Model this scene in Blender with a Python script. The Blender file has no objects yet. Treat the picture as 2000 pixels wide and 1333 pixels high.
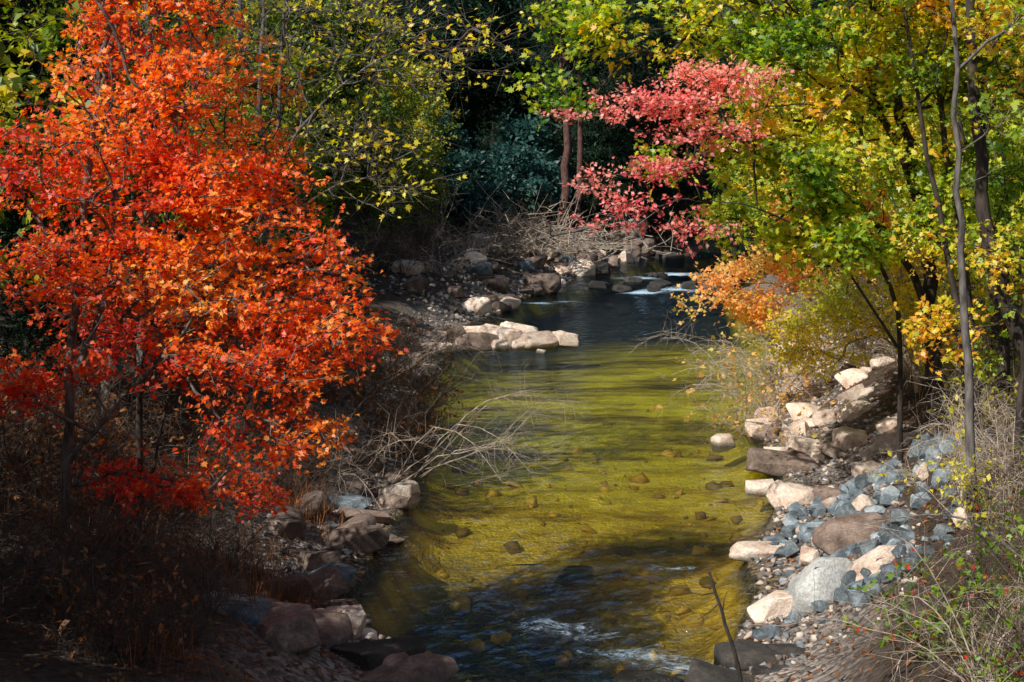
import bpy, bmesh, math, random
import numpy as np
from mathutils import Vector, noise
rng=np.random.default_rng(7); random.seed(7)
scene=bpy.context.scene
COL=scene.collection

# ------------------------------------------------------------------ helpers
def link(o): COL.objects.link(o); return o
def norm(a): return a/np.maximum(np.linalg.norm(a,axis=-1,keepdims=True),1e-9)
class Geo:
    def __init__(s): s.v=[];s.f=[];s.t=[];s.n=0
    def add(s,v,f,t=None):
        v=np.asarray(v,float).reshape(-1,3); s.v.append(v); s.f.append(np.asarray(f)+s.n)
        s.t.append(np.zeros(len(v)) if t is None else t); s.n+=len(v)
    def build(s,name,mat,smooth=False):
        me=bpy.data.meshes.new(name)
        V=np.concatenate(s.v); 
        me.vertices.add(len(V)); me.vertices.foreach_set('co',V.astype(np.float32).ravel())
        tot=np.concatenate([np.full(len(f),f.shape[1]) for f in s.f]); L=np.concatenate([f.ravel() for f in s.f])
        me.loops.add(len(L)); me.loops.foreach_set('vertex_index',L.astype(np.int32))
        me.polygons.add(len(tot)); st=np.concatenate([[0],np.cumsum(tot)[:-1]])
        me.polygons.foreach_set('loop_start',st.astype(np.int32))
        me.polygons.foreach_set('loop_total',tot.astype(np.int32))
        if smooth: me.polygons.foreach_set('use_smooth',np.ones(len(tot),bool))
        me.update(calc_edges=True)
        a=me.attributes.new('tint','FLOAT','POINT'); a.data.foreach_set('value',np.concatenate(s.t).astype(np.float32))
        me.materials.append(mat); me.validate(); return me
def sstep(x): x=np.clip(x,0,1); return x*x*(3-2*x)
def nz(p,f,o=0.0): return noise.noise(Vector((p[0]*f+o,p[1]*f+o*1.7,p[2]*f-o)))

# ------------------------------------------------------------------ materials
def newmat(n):
    m=bpy.data.materials.new(n); m.use_nodes=True; m.node_tree.nodes.clear(); return m,m.node_tree.nodes,m.node_tree.links
def ramp(N,stops):
    r=N.new('ShaderNodeValToRGB'); e=r.color_ramp.elements
    while len(e)<len(stops): e.new(0.5)
    for i,(p,c) in enumerate(stops): e[i].position=p; e[i].color=(*c,1)
    return r
def leafmat(n,stops,trans=0.45,gloss=0.04):
    m,N,L=newmat(n)
    at=N.new('ShaderNodeAttribute'); at.attribute_name='tint'
    r=ramp(N,stops); L.new(at.outputs['Fac'],r.inputs[0])
    d=N.new('ShaderNodeBsdfDiffuse'); t=N.new('ShaderNodeBsdfTranslucent'); g=N.new('ShaderNodeBsdfGlossy'); g.inputs['Roughness'].default_value=.5
    hs=N.new('ShaderNodeHueSaturation'); hs.inputs['Value'].default_value=1.55; hs.inputs['Saturation'].default_value=1.08
    L.new(r.outputs[0],d.inputs[0]); L.new(r.outputs[0],hs.inputs['Color']); L.new(hs.outputs[0],t.inputs[0])
    m1=N.new('ShaderNodeMixShader'); m1.inputs[0].default_value=trans; L.new(d.outputs[0],m1.inputs[1]); L.new(t.outputs[0],m1.inputs[2])
    m2=N.new('ShaderNodeMixShader'); m2.inputs[0].default_value=gloss; L.new(m1.outputs[0],m2.inputs[1]); L.new(g.outputs[0],m2.inputs[2])
    o=N.new('ShaderNodeOutputMaterial'); L.new(m2.outputs[0],o.inputs[0]); return m
def barkmat(n,c1,c2,sc=14):
    m,N,L=newmat(n)
    tc=N.new('ShaderNodeTexCoord'); mp=N.new('ShaderNodeMapping'); mp.inputs['Scale'].default_value=(1,1,.3); L.new(tc.outputs['Object'],mp.inputs[0])
    nt=N.new('ShaderNodeTexNoise'); nt.inputs['Scale'].default_value=sc; nt.inputs['Detail'].default_value=6; L.new(mp.outputs[0],nt.inputs[0])
    r=ramp(N,[(.35,c1),(.65,c2)]); L.new(nt.outputs[0],r.inputs[0])
    b=N.new('ShaderNodeBump'); b.inputs['Strength'].default_value=.6; b.inputs['Distance'].default_value=.03; L.new(nt.outputs[0],b.inputs['Height'])
    p=N.new('ShaderNodeBsdfPrincipled'); p.inputs['Roughness'].default_value=.9; L.new(r.outputs[0],p.inputs['Base Color']); L.new(b.outputs[0],p.inputs['Normal'])
    o=N.new('ShaderNodeOutputMaterial'); L.new(p.outputs[0],o.inputs[0]); return m
def rockmat(n,c1,c2,c3):
    m,N,L=newmat(n)
    oi=N.new('ShaderNodeObjectInfo'); ad=N.new('ShaderNodeVectorMath'); ad.operation='ADD'
    ge=N.new('ShaderNodeNewGeometry'); L.new(ge.outputs['Position'],ad.inputs[0]); L.new(oi.outputs['Random'],ad.inputs[1])
    n1=N.new('ShaderNodeTexNoise'); n1.inputs['Scale'].default_value=2.6; n1.inputs['Detail'].default_value=9; n1.inputs['Roughness'].default_value=.68; L.new(ad.outputs[0],n1.inputs[0])
    n2=N.new('ShaderNodeTexNoise'); n2.inputs['Scale'].default_value=22; n2.inputs['Detail'].default_value=6; n2.inputs['Roughness'].default_value=.7; L.new(ad.outputs[0],n2.inputs[0])
    r=ramp(N,[(.32,c1),(.5,c2),(.68,c3)]); L.new(n1.outputs[0],r.inputs[0])
    hs=N.new('ShaderNodeHueSaturation'); L.new(r.outputs[0],hs.inputs['Color'])
    mr=N.new('ShaderNodeMapRange'); L.new(oi.outputs['Random'],mr.inputs[0]); mr.inputs[3].default_value=.65; mr.inputs[4].default_value=1.3
    m3=N.new('ShaderNodeMapRange'); L.new(n2.outputs[0],m3.inputs[0]); m3.inputs[1].default_value=.3; m3.inputs[2].default_value=.7; m3.inputs[3].default_value=.62; m3.inputs[4].default_value=1.28
    sx=N.new('ShaderNodeSeparateXYZ'); L.new(ge.outputs['Position'],sx.inputs[0])
    wet=N.new('ShaderNodeMapRange'); L.new(sx.outputs[2],wet.inputs[0]); wet.inputs[1].default_value=.03; wet.inputs[2].default_value=.1; wet.inputs[3].default_value=.35; wet.inputs[4].default_value=1
    a=N.new('ShaderNodeMath'); a.operation='MULTIPLY'; L.new(mr.outputs[0],a.inputs[0]); L.new(m3.outputs[0],a.inputs[1])
    a2=N.new('ShaderNodeMath'); a2.operation='MULTIPLY'; L.new(a.outputs[0],a2.inputs[0]); L.new(wet.outputs[0],a2.inputs[1]); L.new(a2.outputs[0],hs.inputs['Value'])
    ws=N.new('ShaderNodeMapRange'); L.new(wet.outputs[0],ws.inputs[0]); ws.inputs[1].default_value=.35; ws.inputs[3].default_value=.3; ws.inputs[4].default_value=.85
    b=N.new('ShaderNodeBump'); b.inputs['Strength'].default_value=.8; b.inputs['Distance'].default_value=.04; L.new(n2.outputs[0],b.inputs['Height'])
    p=N.new('ShaderNodeBsdfPrincipled'); L.new(ws.outputs[0],p.inputs['Roughness']); L.new(hs.outputs[0],p.inputs['Base Color']); L.new(b.outputs[0],p.inputs['Normal'])
    o=N.new('ShaderNodeOutputMaterial'); L.new(p.outputs[0],o.inputs[0]); return m

M={}
M['orange']=leafmat('orange_leaf',[(0,(.6,.035,.025)),(.28,(.9,.12,.03)),(.5,(.97,.24,.035)),(.78,(.98,.37,.05)),(1,(.98,.6,.12))],.5,.04)
M['pink']=leafmat('pink_leaf',[(0,(.85,.14,.17)),(.5,(.98,.38,.34)),(1,(.98,.56,.42))],.5,.05)
M['green']=leafmat('green_leaf',[(0,(.035,.1,.012)),(.28,(.14,.3,.02)),(.55,(.44,.56,.04)),(.82,(.92,.8,.06)),(1,(.95,.5,.06))],.54,.05)
M['mid']=leafmat('mid_green_leaf',[(0,(.035,.08,.014)),(.5,(.14,.24,.025)),(.85,(.44,.46,.04)),(1,(.75,.54,.04))],.45,.04)
M['yellow']=leafmat('yellow_leaf',[(0,(.4,.5,.03)),(.5,(.94,.82,.06)),(1,(.96,.58,.06))],.5,.05)
M['peach']=leafmat('peach_leaf',[(0,(.65,.58,.08)),(.4,(.95,.6,.18)),(1,(.96,.4,.16))],.5,.05)
M['dark']=leafmat('evergreen_leaf',[(0,(.006,.022,.012)),(.6,(.016,.05,.026)),(1,(.045,.09,.035))],.25,.02)
M['teal']=leafmat('rhododendron_leaf',[(0,(.015,.06,.055)),(.6,(.04,.12,.105)),(1,(.12,.23,.13))],.3,.04)
M['litter']=leafmat('dead_leaf',[(0,(.07,.03,.015)),(.5,(.2,.09,.035)),(1,(.42,.16,.05))],.2,.03)
M['grass']=leafmat('dry_grass_blade',[(0,(.2,.14,.09)),(.5,(.44,.33,.22)),(1,(.62,.52,.38))],.3,.03)
M['weed']=leafmat('weed_leaf',[(0,(.05,.13,.015)),(.6,(.24,.38,.03)),(.8,(.5,.45,.04)),(.86,(.75,.05,.04)),(1,(.75,.05,.04))],.45,.04)
M['barkd']=barkmat('dark_bark',(.02,.015,.012),(.075,.055,.045))
M['barkg']=barkmat('grey_bark',(.06,.05,.045),(.2,.175,.155))
M['barkr']=barkmat('red_brown_bark',(.05,.022,.018),(.17,.08,.065))
M['twig']=barkmat('brown_twig',(.045,.03,.022),(.14,.09,.065))
M['twigp']=barkmat('pale_twig',(.26,.2,.15),(.62,.5,.4))
M['tan']=rockmat('tan_sandstone',(.45,.29,.21),(.82,.63,.5),(.9,.8,.69))
M['brown']=rockmat('brown_rock',(.09,.06,.05),(.2,.14,.11),(.36,.27,.22))
M['blue']=rockmat('blue_grey_rock',(.045,.055,.065),(.17,.21,.24),(.5,.55,.58))
M['pale']=rockmat('pale_grey_rock',(.4,.4,.38),(.68,.67,.64),(.84,.83,.79))
M['darkr']=rockmat('dark_wet_rock',(.02,.018,.017),(.05,.043,.038),(.11,.09,.075))

# ------------------------------------------------------------------ terrain
LY=[-30,5,15,17,18.5,20,22,25,30,35,40,45,48,52,56,60,65,70,80,90,100,120,900]
LX=[-1,-1,-.8,-1.0,-1.8,-2.4,-2.15,-2.0,-1.9,-2.2,-2.8,-2.4,-1.7,-1.8,-1.6,-.2,.2,2.2,4.6,8,14,30,800]
RY=[-30,5,15,17,20,22,25,27,30,33,35,40,45,50,60,70,80,90,100,120,900]
RX=[1.5,1.5,2.2,2.5,3.5,3.7,4.7,5.3,5.5,5.7,6.3,7.5,8.3,9.3,10,11,14,19,26,44,900]
def hraw(X,Y):
    X=np.asarray(X,float);Y=np.asarray(Y,float)
    xl=np.interp(Y,LY,LX); xr=np.interp(Y,RY,RX)
    dl=xl-X; dr=X-xr
    far=sstep((Y-52)/12)
    zl=.04+1.1*sstep(dl/3.4)*(1+.5*far)+.06*np.maximum(dl-3,0)+.3*np.maximum(dl-16,0)
    zr=.04+1.75*sstep(dr/4.2)+.05*np.maximum(dr-4,0)+.3*np.maximum(dr-18,0)
    zl=zl+.2*np.maximum(15-Y,0)*sstep(dl/1.5); zr=zr+.26*np.maximum(16-Y,0)*sstep(dr/1.5)
    ins=np.minimum(-dl,-dr)
    wob=1.2*np.sin(X*.6+Y*.15)+.8*np.sin(X*.35-Y*.25)
    depth=.55+.75*sstep((27-Y-1.0*X+.6*wob)/10)+.85*sstep((Y-40-.8*X+wob)/24)  # bed sunk at both ends, where its colour is painted dark
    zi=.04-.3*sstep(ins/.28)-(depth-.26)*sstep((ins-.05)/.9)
    z=np.where(dl>0,zl,np.where(dr>0,zr,zi))
    z=z+np.minimum(.3*np.maximum(Y-98,0),9+.02*np.maximum(Y-130,0))
    return np.minimum(z,28)
def hn(x,y):
    z=float(hraw(x,y)); a=.35 if z<-.45 else 1.0
    return z+(.11*noise.noise(Vector((x*.9,y*.9,0)))+.05*noise.noise(Vector((x*3.1,y*3.1,5))))*a
def geoms(a,b,n,p): t=np.linspace(0,1,n)**p; return a+(b-a)*t
xs=np.concatenate([geoms(-14,-450,40,2.2)[::-1][:-1],np.arange(-14,16,.13),geoms(16,450,40,2.2)])
ys=np.concatenate([np.linspace(-30,8,12)[:-1],np.arange(8,55,.17),np.arange(55,110,.5),geoms(110,700,45,2)])
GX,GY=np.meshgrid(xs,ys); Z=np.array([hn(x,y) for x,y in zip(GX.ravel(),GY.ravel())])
nx,ny=len(xs),len(ys)
i=np.arange(nx-1)[None,:]+nx*np.arange(ny-1)[:,None]; i=i.ravel()
F=np.stack([i,i+1,i+1+nx,i+nx],1)
g=Geo(); g.add(np.stack([GX.ravel(),GY.ravel(),Z],1),F)
m,N,L=newmat('forest_ground')
ge=N.new('ShaderNodeNewGeometry'); sx=N.new('ShaderNodeSeparateXYZ'); L.new(ge.outputs['Position'],sx.inputs[0])
v1=N.new('ShaderNodeTexVoronoi'); v1.inputs['Scale'].default_value=2.6; L.new(ge.outputs['Position'],v1.inputs['Vector'])
v2=N.new('ShaderNodeTexVoronoi'); v2.inputs['Scale'].default_value=16; L.new(ge.outputs['Position'],v2.inputs['Vector'])
mpb=N.new('ShaderNodeMapping'); mpb.inputs['Scale'].default_value=(.45,1.2,1); L.new(ge.outputs['Position'],mpb.inputs[0])
nn=N.new('ShaderNodeTexNoise'); nn.inputs['Scale'].default_value=.6; nn.inputs['Detail'].default_value=9; nn.inputs['Roughness'].default_value=.62; L.new(mpb.outputs[0],nn.inputs[0])
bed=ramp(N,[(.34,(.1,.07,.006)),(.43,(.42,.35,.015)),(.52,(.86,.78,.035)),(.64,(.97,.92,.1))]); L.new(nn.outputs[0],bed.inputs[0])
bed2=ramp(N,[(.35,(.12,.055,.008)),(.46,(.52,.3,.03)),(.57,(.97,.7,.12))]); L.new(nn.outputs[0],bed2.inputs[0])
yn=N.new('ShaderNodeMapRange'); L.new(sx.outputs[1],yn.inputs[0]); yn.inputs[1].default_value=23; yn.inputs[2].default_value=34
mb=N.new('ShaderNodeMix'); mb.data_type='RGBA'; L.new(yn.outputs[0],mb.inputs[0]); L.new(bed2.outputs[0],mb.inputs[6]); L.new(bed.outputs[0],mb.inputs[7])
sc=N.new('ShaderNodeSeparateColor'); L.new(v1.outputs['Color'],sc.inputs[0])
mr=N.new('ShaderNodeMapRange'); L.new(sc.outputs[0],mr.inputs[0]); mr.inputs[3].default_value=.75; mr.inputs[4].default_value=1.1
vm=N.new('ShaderNodeVectorMath'); vm.operation='SCALE'; L.new(mb.outputs[2],vm.inputs[0]); L.new(mr.outputs[0],vm.inputs['Scale'])
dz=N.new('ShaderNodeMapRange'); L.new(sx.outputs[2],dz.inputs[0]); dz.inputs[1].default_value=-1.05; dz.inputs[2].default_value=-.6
mdp=N.new('ShaderNodeMix'); mdp.data_type='RGBA'; L.new(dz.outputs[0],mdp.inputs[0]); mdp.inputs[6].default_value=(.006,.024,.09,1); L.new(vm.outputs[0],mdp.inputs[7])  # deep bed painted navy, standing in for absorption, shade and sky reflection
sc2=N.new('ShaderNodeSeparateColor'); L.new(v2.outputs['Color'],sc2.inputs[0])
shore=ramp(N,[(0,(.03,.022,.014)),(1,(.2,.14,.07))]); L.new(sc2.outputs[0],shore.inputs[0])
ds=N.new('ShaderNodeMapRange'); L.new(sx.outputs[2],ds.inputs[0]); ds.inputs[1].default_value=-.4; ds.inputs[2].default_value=-.16
msh=N.new('ShaderNodeMix'); msh.data_type='RGBA'; L.new(ds.outputs[0],msh.inputs[0]); L.new(mdp.outputs[2],msh.inputs[6]); L.new(shore.outputs[0],msh.inputs[7])
soil=ramp(N,[(.35,(.018,.012,.009)),(.5,(.05,.032,.021)),(.65,(.12,.075,.045))])
n3=N.new('ShaderNodeTexNoise'); n3.inputs['Scale'].default_value=9; n3.inputs['Detail'].default_value=8; n3.inputs['Roughness'].default_value=.75; L.new(ge.outputs['Position'],n3.inputs[0]); L.new(n3.outputs[0],soil.inputs[0])
peb=ramp(N,[(0,(.06,.05,.045)),(.5,(.18,.15,.13)),(1,(.4,.33,.28))]); L.new(sc2.outputs[1],peb.inputs[0])
zz=N.new('ShaderNodeMapRange'); L.new(sx.outputs[2],zz.inputs[0]); zz.inputs[1].default_value=.4; zz.inputs[2].default_value=1.1
mx=N.new('ShaderNodeMix'); mx.data_type='RGBA'; L.new(zz.outputs[0],mx.inputs[0]); L.new(peb.outputs[0],mx.inputs[6]); L.new(soil.outputs[0],mx.inputs[7])
z2=N.new('ShaderNodeMapRange'); L.new(sx.outputs[2],z2.inputs[0]); z2.inputs[1].default_value=.02; z2.inputs[2].default_value=.12
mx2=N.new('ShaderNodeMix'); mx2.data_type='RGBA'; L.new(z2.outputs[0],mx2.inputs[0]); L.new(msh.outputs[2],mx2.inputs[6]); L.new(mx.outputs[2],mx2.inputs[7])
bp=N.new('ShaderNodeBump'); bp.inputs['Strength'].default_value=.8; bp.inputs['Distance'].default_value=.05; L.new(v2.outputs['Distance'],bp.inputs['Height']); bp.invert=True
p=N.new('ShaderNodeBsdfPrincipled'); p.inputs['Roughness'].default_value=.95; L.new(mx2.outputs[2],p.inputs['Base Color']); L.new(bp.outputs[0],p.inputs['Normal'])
o=N.new('ShaderNodeOutputMaterial'); L.new(p.outputs[0],o.inputs[0])
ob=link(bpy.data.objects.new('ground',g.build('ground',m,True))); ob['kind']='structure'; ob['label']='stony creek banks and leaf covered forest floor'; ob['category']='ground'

# ------------------------------------------------------------------ water
def wz(Y): return .16*sstep((Y-68.5)/4)-.06*sstep((18.6-Y)/1.6)
wx=np.arange(-5,30,.12); wy=np.concatenate([np.arange(6,30,.08),np.arange(30,40,.12),np.arange(40,62,.3),np.arange(62,84,.15),np.arange(84,125,.5)])
WX,WY=np.meshgrid(wx,wy); X=WX.ravel();Y=WY.ravel()
def blob(cx,cy,rx,ry): return np.exp(-(((X-cx)/rx)**2+((Y-cy)/ry)**2))
foam=1.0*blob(.5,18.7,.8,.3)+1.0*blob(1.5,17.7,1.0,.3)+.75*blob(1.1,18.3,1.0,.22)+.9*blob(2.1,17.2,.7,.3)+.75*blob(.2,19.7,.8,.2)+.8*blob(-.6,24.3,1.1,.25)+.75*blob(-.8,21.8,1,.3)+.85*blob(2.5,21.4,.7,.2)+.75*blob(.8,22.6,1.1,.2)+.7*blob(.9,20.8,1.2,.18)+.5*blob(1.4,25,1.2,.2)+.6*blob(2.6,19.3,.5,.2)\
  +1.5*blob(6.2,68.8,1.3,.8)+1.7*blob(7.9,70.2,1.5,1.0)+1.4*blob(9.2,71.8,.9,.8)+1.3*blob(1.2,63.6,1.1,.5)+1.1*blob(2.6,64.4,.9,.4)+1.5*blob(6.8,76,1.6,1.0)+1.6*blob(9.2,79,2,1.4)
rough=blob(.8,18.5,2.5,2.4)+.8*blob(.3,22.0,3.0,3.0)
frr=blob(7.4,71,3.2,3.5)+.8*blob(8,78,3,3)+.6*blob(1.8,63.8,1.8,.9)
A=np.array([noise.noise(Vector((x*1.6,y*2.6,0)))*.022+noise.noise(Vector((x*3.6,y*6,3)))*.02 for x,y in zip(X,Y)])
B_=np.array([noise.noise(Vector((x*1.3,y*.8,9))) if f>.05 else 0 for x,y,f in zip(X,Y,frr)])
zw=wz(Y)+A*(.22+2.5*np.clip(rough,0,1.2))+.16*B_*np.clip(frr,0,1)
g=Geo(); nx,ny=len(wx),len(wy); i=(np.arange(nx-1)[None,:]+nx*np.arange(ny-1)[:,None]).ravel()
g.add(np.stack([X,Y,zw],1),np.stack([i,i+1,i+1+nx,i+nx],1),foam)
m,N,L=newmat('creek_water')
ge=N.new('ShaderNodeNewGeometry'); mp=N.new('ShaderNodeMapping'); mp.inputs['Scale'].default_value=(1,2.2,1); L.new(ge.outputs['Position'],mp.inputs[0])
w1=N.new('ShaderNodeTexNoise'); w1.inputs['Scale'].default_value=4.4; w1.inputs['Detail'].default_value=6; w1.inputs['Roughness'].default_value=.64; w1.inputs['Distortion'].default_value=.7; L.new(mp.outputs[0],w1.inputs[0])
b=N.new('ShaderNodeBump'); b.inputs['Strength'].default_value=1.0; b.inputs['Distance'].default_value=.08; L.new(w1.outputs[0],b.inputs['Height'])
fr=N.new('ShaderNodeFresnel'); fr.inputs['IOR'].default_value=1.42; L.new(b.outputs[0],fr.inputs['Normal'])
tr=N.new('ShaderNodeBsdfTransparent'); tr.inputs[0].default_value=(.92,.89,.56,1)
gl=N.new('ShaderNodeBsdfGlossy'); gl.inputs['Roughness'].default_value=.02; gl.inputs[0].default_value=(.62,.8,1,1); L.new(b.outputs[0],gl.inputs['Normal'])  # blue tint painted into the reflections, standing in for hidden sky
mix=N.new('ShaderNodeMixShader'); L.new(fr.outputs[0],mix.inputs[0]); L.new(tr.outputs[0],mix.inputs[1]); L.new(gl.outputs[0],mix.inputs[2])
at=N.new('ShaderNodeAttribute'); at.attribute_name='tint'
mp2=N.new('ShaderNodeMapping'); mp2.inputs['Scale'].default_value=(1,2.4,1); L.new(ge.outputs['Position'],mp2.inputs[0])
w2=N.new('ShaderNodeTexNoise'); w2.inputs['Scale'].default_value=3.2; w2.inputs['Detail'].default_value=12; w2.inputs['Roughness'].default_value=.84; w2.inputs['Distortion'].default_value=2.2; L.new(mp2.outputs[0],w2.inputs[0])
ma=N.new('ShaderNodeMath'); ma.operation='ADD'; L.new(w2.outputs[0],ma.inputs[0]); 
mu=N.new('ShaderNodeMath'); mu.operation='MULTIPLY'; mu.inputs[1].default_value=.23; L.new(at.outputs['Fac'],mu.inputs[0]); L.new(mu.outputs[0],ma.inputs[1])
fm=N.new('ShaderNodeMapRange'); fm.inputs[1].default_value=.69; fm.inputs[2].default_value=.88; fm.inputs[4].default_value=.9; L.new(ma.outputs[0],fm.inputs[0])
fd=N.new('ShaderNodeBsdfDiffuse'); fd.inputs[0].default_value=(.58,.78,.98,1)
mf=N.new('ShaderNodeMixShader'); L.new(fm.outputs[0],mf.inputs[0]); L.new(mix.outputs[0],mf.inputs[1]); L.new(fd.outputs[0],mf.inputs[2])
o=N.new('ShaderNodeOutputMaterial'); L.new(mf.outputs[0],o.inputs[0])
ob=link(bpy.data.objects.new('water',g.build('water',m,True))); ob['kind']='structure'; ob['label']='clear shallow creek with small rapids'; ob['category']='water'

# ------------------------------------------------------------------ rocks
def rockmesh(seed,flat=.7,ang=16,blunt=False):
    r=np.random.default_rng(seed); bm=bmesh.new()
    pts=norm(r.normal(size=(ang,3))); pts=np.sign(pts)*np.abs(pts)**(.6 if not blunt else .85)*.5
    for q in pts: bm.verts.new(q)
    bmesh.ops.convex_hull(bm,input=bm.verts)
    kill=[v for v in bm.verts if not v.link_faces]; bmesh.ops.delete(bm,geom=kill,context='VERTS')
    bmesh.ops.dissolve_limit(bm,angle_limit=.3,verts=bm.verts,edges=bm.edges)
    bmesh.ops.bevel(bm,geom=list(bm.edges),offset=.07 if blunt else .016,segments=2 if blunt else 1,affect='EDGES',profile=.6)
    bmesh.ops.triangulate(bm,faces=bm.faces)
    bmesh.ops.subdivide_edges(bm,edges=[e for e in bm.edges if e.calc_length()>.12],cuts=2,use_grid_fill=True)
    for v in bm.verts:
        n=noise.noise(v.co*3+Vector((seed,0,0)))*.07+noise.noise(v.co*8+Vector((0,seed,0)))*.04
        v.co*=1+n
    lo=np.array([v.co[:] for v in bm.verts]); mn=lo.min(0);mxx=lo.max(0)
    for v in bm.verts:
        for k in range(3): v.co[k]=(v.co[k]-mn[k])/(mxx[k]-mn[k])-.5
    me=bpy.data.meshes.new('rock'); bmesh.ops.recalc_face_normals(bm,faces=bm.faces); bm.to_mesh(me); bm.free()
    for pl in me.polygons: pl.use_smooth=True
    me.set_sharp_from_angle(angle=math.radians(18 if not blunt else 50)); return me
RM={}
for mk in ('tan','brown','blue','pale','darkr'):
    RM[mk]=[]
    for s in range(8):
        me=rockmesh(100+s*7+(50 if mk=='blue' else 0)+(21 if mk=='brown' else 0),ang=(8 if mk=='blue' else 11)+s*2,blunt=(mk in('pale',) or (s%4==3 and mk!='blue'))); me.materials.append(M[mk]); RM[mk].append(me)
RL={'tan':'pinkish tan angular sandstone rock on the creek bank','brown':'dull brown rock among fallen leaves on the bank','blue':'blue-grey broken riprap stone on the sloping bank','pale':'smooth pale grey boulder at the water edge','darkr':'dark wet rock lying low beside the water'}
RC={'tan':'tan_rock','brown':'brown_rock','blue':'riprap_stone','pale':'grey_boulder','darkr':'wet_rock'}
def rock(mk,x,y,w,d,h,rot=None,label=None,z=None,v=None,tilt=.15,sink=.28):
    me=RM[mk][random.randrange(8) if v is None else v]
    o=link(bpy.data.objects.new(RC[mk],me)); z0=max(hn(x,y),-.25) if z is None else z
    o.location=(x,y,z0+h*(.5-sink)); o.scale=(w,d,h); o.rotation_euler=(random.uniform(-tilt,tilt),random.uniform(-tilt,tilt),random.uniform(0,6.3) if rot is None else rot)
    o['label']=label or RL[mk]; o['category']='rock'; o['group']='rocks along the creek bank'; return o
R=rock
R('pale',4.1,18.7,.95,.8,.95,.2,'large smooth white-grey boulder beside the riprap',z=.2,v=3)
R('tan',4.9,18.7,1.2,.85,.95,.3,'big tan boulder leaning against the white boulder',z=.36,v=3)
R('brown',5.1,21.0,1.4,.9,.6,.5,'long grey-brown slab tilted on the riprap',z=.45,v=3,tilt=.3)
R('tan',3.85,21.9,1.05,.65,.32,0,'flat tan slab at the waterline',z=.03,v=7)
R('tan',3.5,18.9,.8,.65,.45,.4,z=.03,v=4); R('tan',3.95,18.0,.5,.4,.28,z=.1)
R('tan',5.0,25.2,.95,.75,.5,.1,z=.07,v=6); R('tan',4.6,26.4,.55,.5,.28,z=.02)
R('brown',5.35,28.2,1.4,.95,.5,0,'brown slab overhanging the water edge',z=.05,v=4)
R('tan',4.6,31,.5,.42,.4,.3,'small pale rock standing alone in the water',z=-.05,v=5,sink=.3)
for a in [(5.6,32,.9,.7,.5),(6.3,31.2,.8,.7,.45),(6.9,31,.7,.6,.4),(7.3,30.4,.8,.7,.45),(6.0,33.4,.8,.6,.4),(6.7,32.6,.9,.7,.4),(6.7,36,.7,.6,.3),(7.4,35,.8,.6,.35),(8.5,44,1.0,.8,.7),(9.2,45,1.1,.8,.5),(9.3,43,.9,.7,.4),(8.0,41,.8,.7,.4),(8.7,39.5,.8,.7,.4),(7.7,38,.8,.6,.35),(8.2,36.5,.8,.7,.35),(7.9,33,.8,.7,.45),(8.8,35,.9,.7,.45),(6.1,29.4,.8,.6,.4),(6.8,28.6,.8,.7,.4),(7.6,31.9,.8,.7,.4)]: R('tan',*a,tilt=.3)
R('tan',-2.0,25.3,.75,.6,.5,.2,'tan rock catching sunlight at the shaded water edge',z=.08,v=4)
for a in [(-2.5,24,.9,.7,.4),(-2.45,22.2,1.1,.7,.45),(-2.0,22.9,.6,.45,.25),(-3.0,25.2,.8,.6,.45),(-3.3,23.2,.8,.6,.4),(-2.9,21,.8,.6,.35),(-2.6,19.9,.7,.6,.35),(-3.5,21.9,.9,.7,.4),(-2.3,18.9,.6,.5,.3),(-3,18.6,.8,.6,.4),(-2.2,26.8,.7,.5,.3),(-2.9,27.2,.8,.6,.4)]: R('brown',*a,tilt=.3)
R('tan',-2.15,18.1,.6,.5,.45,.1,'pinkish rock lit by sun near the dark water',z=.14,v=2)
R('blue',-3.5,16.6,1.7,1.1,.75,.1,'large bluish slab boulder in the shaded thicket',z=.5,v=3)
R('darkr',-1.6,17,1.2,.8,.45,z=.05);R('brown',-1.35,16.4,1.5,.8,.4,.1,z=.0);R('brown',-2.3,17.2,.9,.7,.45,z=.25);R('brown',-2.6,16.4,1,.7,.5)
R('darkr',1.6,16.75,.85,.6,.3,0,'dark rock breaking the surface in the rapids',z=-.15)
R('brown',.95,21.5,.65,.4,.2,.3,'reddish rock just under the water surface',z=-.17,v=2)
for a in [(2.9,17.2,.9,.7,.35),(3.6,17.3,1.0,.7,.35),(4.3,17.2,.9,.8,.35),(2.4,16.4,.8,.6,.35),(3.3,16.6,.9,.7,.4),(4.2,16.5,1.0,.7,.4)]: R('darkr',*a,z=-.02,v=random.choice([0,1,2,4,5]))
R('brown',-1.1,47.6,1.6,1,.75,.2,'dark fronted rock at the base of the rock spit',z=.0,v=1)
for a in [(-.4,48.3,1.7,1,.8,.1),(.85,47.9,1.4,1,.6,.3),(1.85,48.2,.9,.7,.6,.2),(.2,48.9,1.5,.9,.85,0),(-1.0,49,1.3,.9,.8,.4),(1.2,48.8,.9,.7,.55,.2),(.3,47.6,.7,.5,.4,.2),(-.4,47.4,.6,.5,.4,.2)]: R('tan',*a,label='bright tan rock on the spit across the creek',z=-.02,sink=.15,tilt=.25)
R('tan',.95,46.6,.3,.3,.15,z=0);R('brown',-1.9,49,.7,.6,.7)
for k in range(34):
    y=random.uniform(39,50); x=np.interp(y,LY,LX)-random.uniform(-.3,2.2); s=random.uniform(.25,.7); R(random.choice(['tan','tan','brown']),x,y,s,s*.8,s*.6)
for k in range(54):
    y=random.uniform(16.5,36); x=np.interp(y,LY,LX)-abs(random.gauss(.1,.9)); s=.18+.55*random.random()**1.8; R(random.choice(['brown','brown','brown','tan','blue']),x,y,s*1.1,s*.9,s*.5)
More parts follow.
